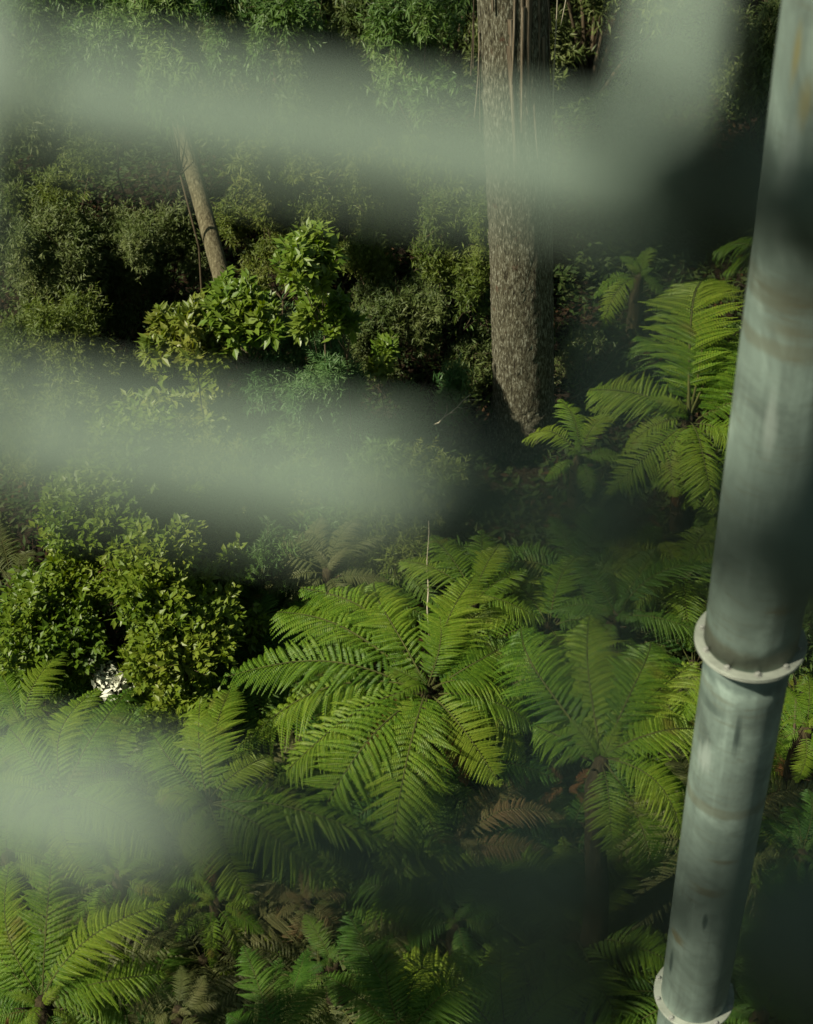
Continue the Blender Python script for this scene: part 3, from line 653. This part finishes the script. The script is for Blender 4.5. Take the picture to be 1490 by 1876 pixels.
for (x, y, z, rx, ry, m_, lab) in (
    (150, 560, 1.5, 80, 60, 'dull', "grey green fine leaved bush left of the lime shrub"),
    (300, 480, 1.3, 60, 60, 'dull', "dark bush just left of the leaning trunk's foot"),
    (500, 470, 1.6, 60, 55, 'olive', "olive bush right of the leaning trunk's foot"),
    (690, 470, 1.8, 60, 60, 'olive', "olive bush right of the upright broad leaved shrub"),
    (720, 560, 1.6, 55, 60, 'dull', "greyish bush right of the upright broad leaved shrub"),
    (700, 610, 1.2, 50, 55, 'dull', "greyish bush below the olive one by the upright broad leaved shrub"),
    (150, 700, 1.3, 100, 60, 'olive', "grey green bush above the middle wire at the left"),
    (470, 760, 1.0, 90, 50, 'teal', "soft grey green shrub under the lime shrub and the middle wire"),
    (250, 770, 1.1, 80, 50, 'olive', "soft bush in the middle wire left of the low broad leaved shrub"),
    (480, 900, 0.9, 90, 45, 'olive', "green bush below the middle wire left of centre"),
    (640, 930, 0.9, 80, 40, 'spray', "green bush below the middle wire in the centre"),
    (780, 890, 0.7, 75, 40, 'olive', "dim low bush below the big trunk"),
    (860, 640, 0.9, 30, 55, 'dull', "small dim bush in the dark gap at the big trunk's left")):
    add("fine_leaved_shrub", "shrub", lab, x, y, z, rx, ry, m_, k=4, depth=0.8, **FINE)
# hanging sprays high at the back
for (x, y, z, rx, ry, m_, k_, lab) in (
    (170, 40, 4.6, 120, 80, 'spray', 8, "young tree with pale hanging leaf sprays at the top left corner"),
    (272, 85, 5.6, 58, 120, 'spray', 5, "young tree whose hanging sprays hide the top of the leaning trunk"),
    (450, 60, 4.4, 100, 100, 'spray', 8, "young tree with hanging sprays at the top left of centre"),
    (750, 75, 4.6, 70, 95, 'spray', 8, "young tree with bright hanging sprays against the big trunk's left side"),
    (610, 110, 3.8, 90, 110, 'dull', 7, "dim young tree at the top between the two bright ones"),
    (90, 230, 2.8, 110, 90, 'dull', 8, "dim young tree behind the top wire at the left"),
    (560, 270, 2.6, 150, 80, 'olive', 8, "dim young tree behind the top wire in the middle"),
    (790, 290, 2.6, 70, 80, 'olive', 5, "dim young tree behind the top wire beside the big trunk"),
    (1180, 230, 2.2, 100, 110, 'dull', 7, "shaded young tree between the big trunk and the pole"),
    (1440, 150, 3.2, 75, 110, 'dull', 6, "shaded young tree at the top right corner behind the pole")):
    add("spray_leaved_tree", "tree", lab, x, y, z, rx, ry, m_, k=k_, depth=1.4, **SPRAY)

# dim thicket far behind: bushes nothing tells apart
thick = []
for i in range(34):
    x = -11 + (i % 12) * 2.1 + rng.uniform(-0.6, 0.6); y = 25 + (i // 12) * 3.4 + rng.uniform(-1, 1)
    thick.append((x, y))
tm = []
for q in range(3):
    r = np.random.default_rng(900 + q)
    cl = [(r.uniform(-1.3, 1.3), r.uniform(-0.8, 0.8), r.uniform(0.4, 4.6), r.uniform(0.6, 1.0), r.uniform(0.5, 0.9), r.uniform(0.5, 0.9)) for _ in range(12)]
    V, F, tw = foliage(900 + q, cl, 16, 12, 0.19, 0.045, 0.9, 0.15, 0.45)
    mb = MB()
    for (c, s0, e) in tw: mb.tube([[0, 0, -0.3], c * [0.5, 0.5, 0.5], c], [0.05, 0.035, 0.02], 5)
    fo = make_mesh("foliage", V, [F], [MAT['dull']])
    tm.append((fo, mb))
stems = {}
for i, (x, y) in enumerate(thick):
    fo, mb = tm[i % 3]
    root = thing("thicket_bush", (x, y, float(ground_z(x, y))), "dim bush in the shaded thicket far behind the big trunk", "bush", "bushes in the far thicket")
    root.rotation_euler[2] = rng.uniform(0, 6.28); s = rng.uniform(0.8, 1.25); root.scale = (s, s, s)
    link("foliage", fo, root)
    if i % 3 in stems: link("stem", stems[i % 3], root)
    else: stems[i % 3] = mb.build("stem", MAT['stem'], root).data

# ------------------------------------------------------------------ trunks
def tree_trunk(root, pts, rad, seg, mat, seed, rough):
    r = np.random.default_rng(seed); pts = np.asarray(pts, float)
    k = np.linspace(0, 1, len(pts)); n = 160; kk = np.linspace(0, 1, n)
    P = np.stack([np.interp(kk, k, pts[:, i]) for i in range(3)], -1); Rr = np.interp(kk, k, rad)
    def noise(a, b):
        th = np.linspace(0, 2 * np.pi, b, endpoint=False)[None]; zz = np.linspace(0, 1, a)[:, None]
        s = sum(r.uniform(0.3, 1) * np.sin(q * th + r.uniform(0, 6) + zz * r.uniform(-6, 6)) / q ** 0.7 for q in (2, 3, 5, 9, 14, 20))
        return 1 + rough * (0.35 * s + r.normal(0, 0.35, (a, b)))
    mb = MB(); mb.tube(P, Rr, seg, noise=noise)
    return mb.build("trunk", MAT[mat], root)

tb = at_z(957, 800, 0.0)
gz0 = float(ground_z(tb.x, tb.y))
TR = 106 / FPX * (tb - C0).length / 2
big = thing("eucalyptus_tree", (tb.x, tb.y, gz0), "tall thick trunked gum tree with mottled peeling bark", "tree")
tree_trunk(big, [(0, 0, -0.3), (0, 0, 0.15), (0.02, 0, 0.8), (0.0, 0, 3), (-0.10, 0.05, 7), (-0.22, 0.1, 14), (-0.3, 0.1, 22)],
           [TR * 1.5, TR * 1.22, TR * 1.02, TR * 0.98, TR * 0.94, TR * 0.8, TR * 0.5], 64, 'bark', 5, 0.045)
# long strips of bark peeling off the upper trunk
rb = np.random.default_rng(44)
for i in range(46):
    a = rb.uniform(0, 6.28); z1 = rb.uniform(5.4, 8.6); ln = rb.uniform(0.8, 2.2)
    rr = TR * 0.95
    ctr = np.array([-0.10, 0.05, 0]) * (z1 - 3) / 4
    zz = np.linspace(z1, z1 - ln, 7); f = np.linspace(0, 1, 7)
    off = rr + 0.01 + (0.02 + 0.10 * rb.random() ** 3) * f ** 2
    a2 = a + 0.10 * f * rb.normal()
    Pm = np.stack([ctr[0] + np.cos(a2) * off, ctr[1] + np.sin(a2) * off, zz], -1)
    wv = np.stack([-np.sin(a2), np.cos(a2), 0 * a2], -1) * (rb.uniform(0.012, 0.05) * (1 - 0.6 * f))[:, None]
    nv = np.stack([np.cos(a2), np.sin(a2), 0 * a2], -1) * 0.008
    ring = np.stack([Pm - wv, Pm + nv, Pm + wv, Pm - nv], 1)
    V = ring.reshape(-1, 3); ii = np.arange(6)[:, None] * 4; jj = np.arange(4)[None]; kk = (jj + 1) % 4
    F = np.stack([ii + jj, ii + 4 + jj, ii + 4 + kk, ii + kk], -1).reshape(-1, 4)
    link("bark_strip", make_mesh("bark_strip", V, [F], [MAT['bark_strip']], True), big)
for (dx, z1, z2, rr) in ((0.38, 9.0, 5.05, 0.008), (0.46, 7.6, 6.1, 0.006)):   # loose ribbons hanging at the right side
    zz = np.linspace(z1, z2, 14); mb = MB()
    mb.tube(np.stack([dx + 0.02 * np.sin(zz * 2.1) + (0.05 if rr < .008 else 0) * np.sin(zz * 3), -0.2 + 0 * zz, zz], -1), rr, 5)
    mb.build("bark_ribbon", MAT['pale_stem'], big)
V, F, _ = foliage(77, [(rb.uniform(-3, 3), rb.uniform(-3, 3), rb.uniform(16, 23), 1.5, 1.5, 1.1) for _ in range(14)], 4, 10, 0.22, 0.05, 0.8, 0.3, 0.5)
link("crown", make_mesh("crown", V, [F], [MAT['olive']]), big)

l0 = at_z(412, 530, 2.2); dist = (l0 - C0).length
lt = C0 + ray(338, 270) * (dist + 0.3)
lr = 33 / FPX * dist / 2
dv = (lt - l0); bz = float(ground_z(l0.x, l0.y))
lbase = l0 - dv * ((l0.z - bz) / dv.z)
lean = thing("slender_tree", lbase, "slender bare grey trunk leaning left over the broad leaved shrubs", "tree")
ltop = np.array(dv / dv.z)
tree_trunk(lean, [-0.2 * ltop, 2 * ltop, 5 * ltop + [0.05, 0, 0], 17 * ltop], [lr * 1.1, lr * 0.95, lr * 0.9, lr * 0.6], 28, 'thin_bark', 9, 0.03)
V, F, _ = foliage(78, [tuple(at_z(qx, qy, qz) + SUN * 19 - lean.location) + (1.25, 1.1, 0.8) for (qx, qy, qz) in ((1030, 60, 3), (1120, 180, 2), (1250, 60, 3), (1250, 250, 1.5), (1380, 150, 2.5), (1100, 330, 1), (1230, 380, 1), (1330, 330, 1), (1430, 60, 3), (1300, 150, 3.2), (1360, 70, 4), (1320, 240, 2.5), (1410, 200, 3), (1180, 120, 3), (1280, 20, 4))], 20, 11, 0.2, 0.05, 0.8, 0.3, 0.5)
link("crown", make_mesh("crown", V, [F], [MAT['olive']]), lean)  # unseen crown, clumps placed to shade the thicket between big trunk and pole

# unseen gum tree added at left, its crown placed to shade the lower right
sh = thing("shade_tree", (-8.6, 2.6, float(ground_z(-8.6, 2.6))), "added unseen gum tree whose crown shades the lower right forest floor", "tree")
tree_trunk(sh, [(0, 0, -0.3), (0.1, 0, 5), (0.5, 0.1, 10), (0.9, 0.2, 14.5)], [0.4, 0.3, 0.22, 0.1], 24, 'bark', 15, 0.04)
cl = []
for (qx, qy) in ((960, 1640), (1020, 1760), (1090, 1620), (1120, 1850), (1300, 1800), (1430, 1760), (1480, 1850), (1000, 1880), (880, 1650), (830, 1700)):
    p = at_z(qx, qy, 0.8) + SUN * 17.5 - sh.location
    cl.append((p.x, p.y, p.z, 0.55, 0.5, 0.45))
V, F, _ = foliage(79, cl, 26, 10, 0.2, 0.05, 0.8, 0.3, 0.4)
link("crown", make_mesh("crown", V, [F], [MAT['olive']]), sh)

# thin pale dry stems standing in the greenery
for (x, y1, y2, z, lab) in ((783, 955, 1112, 0.9, "thin pale dry stem standing just above the central rosette"), (577, 690, 770, 0.9, "thin pale dry stem in the bluish shrub")):
    p = at_z(x, y2, z); dd = (p - C0).length; q = C0 + ray(x + 2, y1) * dd
    mb = MB(); f = np.linspace(0, 1, 8)[:, None]; v = np.array(q - p)
    base = np.array([0, 0, float(ground_z(p.x, p.y)) - z]); pts = np.vstack([base, f * v + 0.012 * np.sin(f * 9)])
    mb.tube(pts, np.linspace(0.011, 0.004, len(pts)), 5)
    o = mb.build("dry_stem", MAT['pale_stem'], None); o.location = p
    tag(o, lab, "stem")

for (x1, y1, x2, y2, z, lab) in ((345, 1085, 372, 1140, 1.3, "grey dead twig in the dark hollow left of the rosette"), (400, 1085, 420, 1128, 1.2, "short grey dead twig beside the thin glossy sprig"),
                                 (135, 1238, 192, 1222, 1.3, "grey dead twig pointing at the white leaved sprig"), (792, 778, 862, 722, 0.9, "pale dead stem slanting by the big trunk's foot"),
                                 (1035, 740, 1135, 640, 0.3, "fallen brown branch on the slope right of the big trunk")):
    p = at_z(x1, y1, z); q = at_z(x2, y2, z + 0.25) if y2 > y1 - 40 else at_z(x2, y2, z + 0.5); v = np.array(q - p); f = np.linspace(0, 1, 7)[:, None]
    mb = MB(); bend = np.cross(v, [0, 0, 1]) * 0.12
    main_ = f * v + bend * np.sin(f * 3.1) + rb.normal(0, 0.012, (7, 3)); mb.tube(main_, np.linspace(0.014, 0.004, 7), 5)
    for k in (2, 3, 4, 5):
        e = main_[k] + (v * 0.28 + rb.normal(0, 0.10, 3)); mb.tube([main_[k], (main_[k] + e) / 2 + rb.normal(0, 0.02, 3), e], [0.006, 0.004, 0.002], 4)
    o = mb.build("dead_branch", MAT['pale_stem' if z > 0.5 else 'stem'], None); o.location = p; tag(o, lab, "branch")

# ------------------------------------------------------------------ the steel pole
def pole_front_z(px, py, rad):
    d = ray(px, py); hd = math.hypot(d.x, d.y)
    return CAMZ + d.z / hd * (ph - rad)
zf = pole_front_z(1372, 1250, PR * 1.28)
zf2 = pole_front_z(1262, 1888, PR * 1.24)
print("pole dist", ph, "flange z", zf, "half", half)
pg = float(ground_z(pc.x, pc.y))
pole = thing("steel_pole", (pc.x, pc.y, pg), "thick galvanised steel support pole with bolted flange rings", "pole")
zl = zf - pg
def pole_hit(px, py, rad):
    """where the view through a photograph pixel meets the pole, in the pole's own coordinates"""
    d = ray(px, py); o = C0 - Vector((pc.x, pc.y, pg))
    A = d.x ** 2 + d.y ** 2; B = 2 * (o.x * d.x + o.y * d.y); Cc = o.x ** 2 + o.y ** 2 - rad ** 2
    q = max(0, B * B - 4 * A * Cc); return o + d * ((-B - math.sqrt(q)) / (2 * A))
def pole_material(name, base, spots, bands, seed):
    """galvanised steel: spangle, scuffs, drips, plus stains (point, width, height, colour, amount) and dirty bands (z, half height, colour, amount)"""
    m, t, o = new_mat(name); b = np.array(base)
    tc = N(t, "ShaderNodeTexCoord"); OB = tc.outputs["Object"]
    def noise(scale, sc, det, dist=0.0, rg=0.65):
        mp_ = N(t, "ShaderNodeMapping"); mp_.inputs["Scale"].default_value = sc; mp_.inputs["Location"].default_value = (seed, seed * 2.0, seed * 0.7)
        t.links.new(OB, mp_.inputs[0]); n_ = N(t, "ShaderNodeTexNoise", i_Scale=scale, i_Detail=det, i_Roughness=rg, i_Distortion=dist)
        t.links.new(mp_.outputs[0], n_.inputs["Vector"]); return n_.outputs[0]
    big, drip, scuff, fine = noise(2.6, (1, 1, 0.8), 8, 0.8), noise(1.0, (16, 16, 0.7), 6), noise(1.5, (1.5, 1.5, 13), 7, 1.6), noise(40, (1, 1, 0.6), 5)
    col = ramp(t, big, [(0.32, tuple(b * 0.50)), (0.45, tuple(b * 0.85)), (0.56, tuple(b * 1.1)), (0.70, tuple(b * 1.55 + 0.03))])
    def over(col, fac, c, amt):
        mu = N(t, "ShaderNodeMath", operation='MULTIPLY', i_1=amt); t.links.new(fac, mu.inputs[0])
        mx = N(t, "ShaderNodeMixRGB", i_Color2=(*c, 1)); t.links.new(mu.outputs[0], mx.inputs[0]); t.links.new(col, mx.inputs[1]); return mx.outputs[0]
    col = over(col, ramp(t, drip, [(0.52, (0, 0, 0)), (0.70, (1, 1, 1))]), tuple(b * 0.45), 0.5)
    col = over(col, ramp(t, drip, [(0.30, (1, 1, 1)), (0.42, (0, 0, 0))]), tuple(b * 1.7 + 0.03), 0.35)
    col = over(col, ramp(t, scuff, [(0.55, (0, 0, 0)), (0.70, (1, 1, 1))]), (0.10, 0.09, 0.045), 0.4)
    col = over(col, ramp(t, fine, [(0.58, (0, 0, 0)), (0.75, (1, 1, 1))]), tuple(b * 0.5), 0.5)
    for (p, w_, h_, c, amt) in spots:
        v = N(t, "ShaderNodeVectorMath", operation='SUBTRACT'); t.links.new(OB, v.inputs[0]); v.inputs[1].default_value = p
        v2 = N(t, "ShaderNodeVectorMath", operation='MULTIPLY'); t.links.new(v.outputs[0], v2.inputs[0]); v2.inputs[1].default_value = (1 / w_, 1 / w_, 1 / h_)
        ln = N(t, "ShaderNodeVectorMath", operation='LENGTH'); t.links.new(v2.outputs[0], ln.inputs[0])
        ad = N(t, "ShaderNodeMath", operation='MULTIPLY_ADD', i_1=3.0, i_2=-1.5); t.links.new(scuff if h_ < w_ else drip, ad.inputs[0])
        su = N(t, "ShaderNodeMath", operation='ADD'); t.links.new(ln.outputs["Value"], su.inputs[0]); t.links.new(ad.outputs[0], su.inputs[1])
        col = over(col, ramp(t, su.outputs[0], [(0.35, (1, 1, 1)), (1.05, (0, 0, 0))]), c, amt)
    sx = N(t, "ShaderNodeSeparateXYZ"); t.links.new(OB, sx.inputs[0])
    for (z, h_, c, amt) in bands:
        a_ = N(t, "ShaderNodeMath", operation='SUBTRACT', i_1=z); t.links.new(sx.outputs[2], a_.inputs[0])
        ab = N(t, "ShaderNodeMath", operation='ABSOLUTE'); t.links.new(a_.outputs[0], ab.inputs[0])
        dv_ = N(t, "ShaderNodeMath", operation='DIVIDE', i_1=h_); t.links.new(ab.outputs[0], dv_.inputs[0])
        ad = N(t, "ShaderNodeMath", operation='MULTIPLY_ADD', i_1=1.8, i_2=-0.9); t.links.new(big, ad.inputs[0])
        su = N(t, "ShaderNodeMath", operation='ADD'); t.links.new(dv_.outputs[0], su.inputs[0]); t.links.new(ad.outputs[0], su.inputs[1])
        col = over(col, ramp(t, su.outputs[0], [(0.5, (1, 1, 1)), (1.0, (0, 0, 0))]), c, amt)
    p = N(t, "ShaderNodeBsdfPrincipled", i_Roughness=0.5, i_Metallic=0.25); t.links.new(col, p.inputs["Base Color"])
    t.links.new(ramp(t, big, [(0.3, (0.62,) * 3), (0.7, (0.42,) * 3)]), p.inputs["Roughness"])
    bp = N(t, "ShaderNodeBump", i_Strength=0.10, i_Distance=0.01); t.links.new(big, bp.inputs["Height"]); t.links.new(bp.outputs[0], p.inputs["Normal"])
    t.links.new(p.outputs[0], o.inputs[0]); return m
GB = (0.182, 0.240, 0.208); DK = (0.035, 0.055, 0.050); BR = (0.11, 0.095, 0.045); YL = (0.15, 0.145, 0.07)
def H(x, y, up=False): return tuple(pole_hit(x, y, PR * (1.08 if up else 1.0)))
MAT['galv'] = pole_material("weathered_galvanised_lower", GB, [
    (H(1352, 1350), 0.022, 0.20, DK, 0.85), (H(1292, 1690), 0.020, 0.10, DK, 0.8), (H(1230, 1765), 0.022, 0.14, DK, 0.8), (H(1300, 1290), 0.16, 0.05, DK, 0.5),
    (H(1240, 1720), 0.07, 0.06, (0.20, 0.16, 0.06), 0.7), (H(1300, 1635), 0.13, 0.05, BR, 0.7), (H(1330, 1580), 0.10, 0.03, BR, 0.6), (H(1290, 1390), 0.06, 0.16, (0.36, 0.42, 0.38), 0.6)],
    [(zl - 0.10, 0.10, DK, 0.6), (zl - 1.15, 0.06, BR, 0.4)], 3.1)
MAT['galv_up'] = pole_material("weathered_galvanised_upper", GB, [
    (H(1462, 95, True), 0.035, 0.16, YL, 0.9), (H(1478, 190, True), 0.05, 0.12, YL, 0.8), (H(1425, 560, True), 0.20, 0.06, BR, 0.45), (H(1450, 610, True), 0.16, 0.05, BR, 0.5),
    (H(1440, 1120, True), 0.10, 0.05, (0.17, 0.13, 0.05), 0.6), (H(1440, 330, True), 0.05, 0.30, (0.36, 0.44, 0.41), 0.5), (H(1410, 780, True), 0.05, 0.20, (0.34, 0.40, 0.36), 0.5)],
    [(pole_hit(1420, 530, PR * 1.08).z, 0.06, BR, 0.3), (pole_hit(1420, 640, PR * 1.08).z, 0.05, BR, 0.4), (zl + 0.08, 0.08, BR, 0.5)], 7.7)
def cyl(name, r1, r2, z1, z2, mat='galv', parent=None):
    zz = np.linspace(z1, z2, 30)
    outer = [(np.interp(z, [z1, z2], [r1, r2]), z) for z in zz]; inner = [(r - 0.012, z) for r, z in outer[::-1]]
    mb = MB(); mb.lathe(outer + inner, 96); return mb.build(name, MAT[mat], parent)
cyl("lower_pipe", PR * 1.0, PR, -0.3, zl - 0.0125, parent=pole)
cyl("upper_pipe", PR * 1.06, PR * 1.10, zl + 0.0125, zl + 5.0, mat='galv_up', parent=pole)
def flange(z, r_in, r_out, nb, parent, th=0.016, a0=0.0):
    mb = MB(); c = 0.0025          # two plates bolted face to face with a seam between
    for (za, zb) in ((z - th, z - 0.0012), (z + 0.0012, z + th)):
        mb.lathe([(r_in, za), (r_out - c, za), (r_out, za + c), (r_out, zb - c), (r_out - c, zb), (r_in, zb)], 96)
    mb.lathe([(r_in, z - 0.001), (r_out - 0.012, z - 0.001), (r_out - 0.012, z + 0.001), (r_in, z + 0.001)], 96)
    fl = mb.build("flange_ring", MAT['flange'], parent, smooth=False)
    for k in range(nb):
        a = a0 + k * 2 * math.pi / nb; rm = (r_in + r_out) / 2 + 0.006
        b = MB(); x, y = rm * math.cos(a), rm * math.sin(a)
        b.lathe([(0.0005, 0), (0.019, 0), (0.019, 0.003), (0.0005, 0.003)], 20, (x, y, z + th + 0.0005))
        b.lathe([(0.0005, 0.0035), (0.0125, 0.0035), (0.0125, 0.014), (0.0095, 0.017), (0.0005, 0.017)], 6, (x, y, z + th + 0.0005))
        b.build("bolt", MAT['bolt'], fl, smooth=False)
    return fl
flange(zl, PR * 0.9, PR * 1.27, 10, pole, th=0.012, a0=0.22)
lowz = zf2 - pg
flange(lowz, PR * 1.003, PR * 1.22, 10, pole, th=0.010, a0=0.1)

# ------------------------------------------------------------------ the wire guard right in front of the lens (a real railing panel, out of focus)
D0 = 0.25; PX = D0 / FPX
def mp(x, y, off=0.0):
    """point of the railing panel seen at photograph pixel x, y"""
    d = D0 / (1 + 0.13 * (y - IH / 2) / 1000)       # the panel leans: its lower part is nearer the lens
    q = d / FPX
    return np.array(C0 + FW * (d + off) + RT * ((x - IW / 2) * q) - UP * ((y - IH / 2) * q))
guard = thing("wire_guard", Vector(mp(745, 2600)), "blurred steel wire railing mesh close in front of the view", "railing mesh")
gl = np.array(guard.location)
WR = 184 * PX / 2
def bar(x1, y1, x2, y2, rad, name, off=0.0):
    a, b = mp(x1, y1, off), mp(x2, y2, off)
    mb = MB(); f = np.linspace(0, 1, 12)[:, None]
    mb.tube(a + (b - a) * f - gl, rad, 4, ref=np.array(FW)); return mb.build(name, MAT['wire'], guard, smooth=False)   # square rod set on edge
HW = [(-420, 0.15), (218, 0.15), (856, 0.15), (1540, 0.15), (2190, 0.15), (-1060, 0.15)]
for (y0, s) in HW:
    bar(-2600, y0 + s * (-2600 - 400), 3600, y0 + s * (3600 - 400), WR, "horizontal_wire")
for x0 in (-165 - 1230, -165, 1130, 1130 + 1230):
    bar(x0 + 0.14 * 2000, 938 - 2000, x0 - 0.14 * 1900, 938 + 1900, WR * 0.62, "upright_wire")

# clamps where the rods cross; sleeves added at right to darken the blurred rods
def disc(px_, py_, r_px):
    c_ = mp(px_, py_, -WR * 1.05); mb = MB(); th = np.linspace(0, 2 * np.pi, 28, endpoint=False); q = r_px * PX
    e1, e2, e3 = np.array(RT), np.array(UP), -np.array(FW)
    rings = [(q, -WR * 1.6), (q, -0.0005), (q * 0.9, WR * 0.12), (q * 0.45, WR * 0.2)]
    V = np.concatenate([c_ - gl + rr * (np.cos(th)[:, None] * e1 + np.sin(th)[:, None] * e2) + h * e3 for rr, h in rings] + [(c_ - gl + WR * 0.22 * e3)[None], (c_ - gl - WR * 1.6 * e3)[None]])
    j = np.arange(28); k = (j + 1) % 28
    F = np.concatenate([np.stack([i * 28 + j, i * 28 + k, (i + 1) * 28 + k, (i + 1) * 28 + j], -1) for i in range(3)])
    mb.add(V, [F, np.stack([84 + j, 84 + k, np.full(28, 112)], -1), np.stack([k, j, np.full(28, 113)], -1)])
    mb.build("cross_clamp", MAT['wire'], guard)
for (y0, s) in HW[1:4]:
    for x0 in (-165, 1130):
        yc = (y0 + s * (x0 + 0.14 * 938 - 400)) / (1 + s * 0.14)
        disc(x0 + 0.14 * (938 - yc), yc, 118)
    bar(1400, y0 + s * 1000, 2000, y0 + s * 1600, WR * 2.0, "darkening_sleeve")

# added unseen board that shades the right part of the mesh and blocks sky
ra, rb2 = mp(1345, 250), mp(780, 1100)
al = nrm(rb2 - ra); nf = -np.array(FW); ac = np.cross(al, nf); ac = ac if np.dot(ac, mp(1490, 1876) - ra) > 0 else -ac
hc = (ra + rb2) / 2 + np.array(SUN) * 0.37 + ac * 0.45
hr = MB(); hr.box((0, 0, 0), al * 0.95, ac * 0.45, nf * 0.012)
ho = hr.build("shade_panel", MAT['timber'], None, smooth=False); ho.location = hc
tag(ho, "added unseen grey board that shades the right part of the wire mesh", "panel")
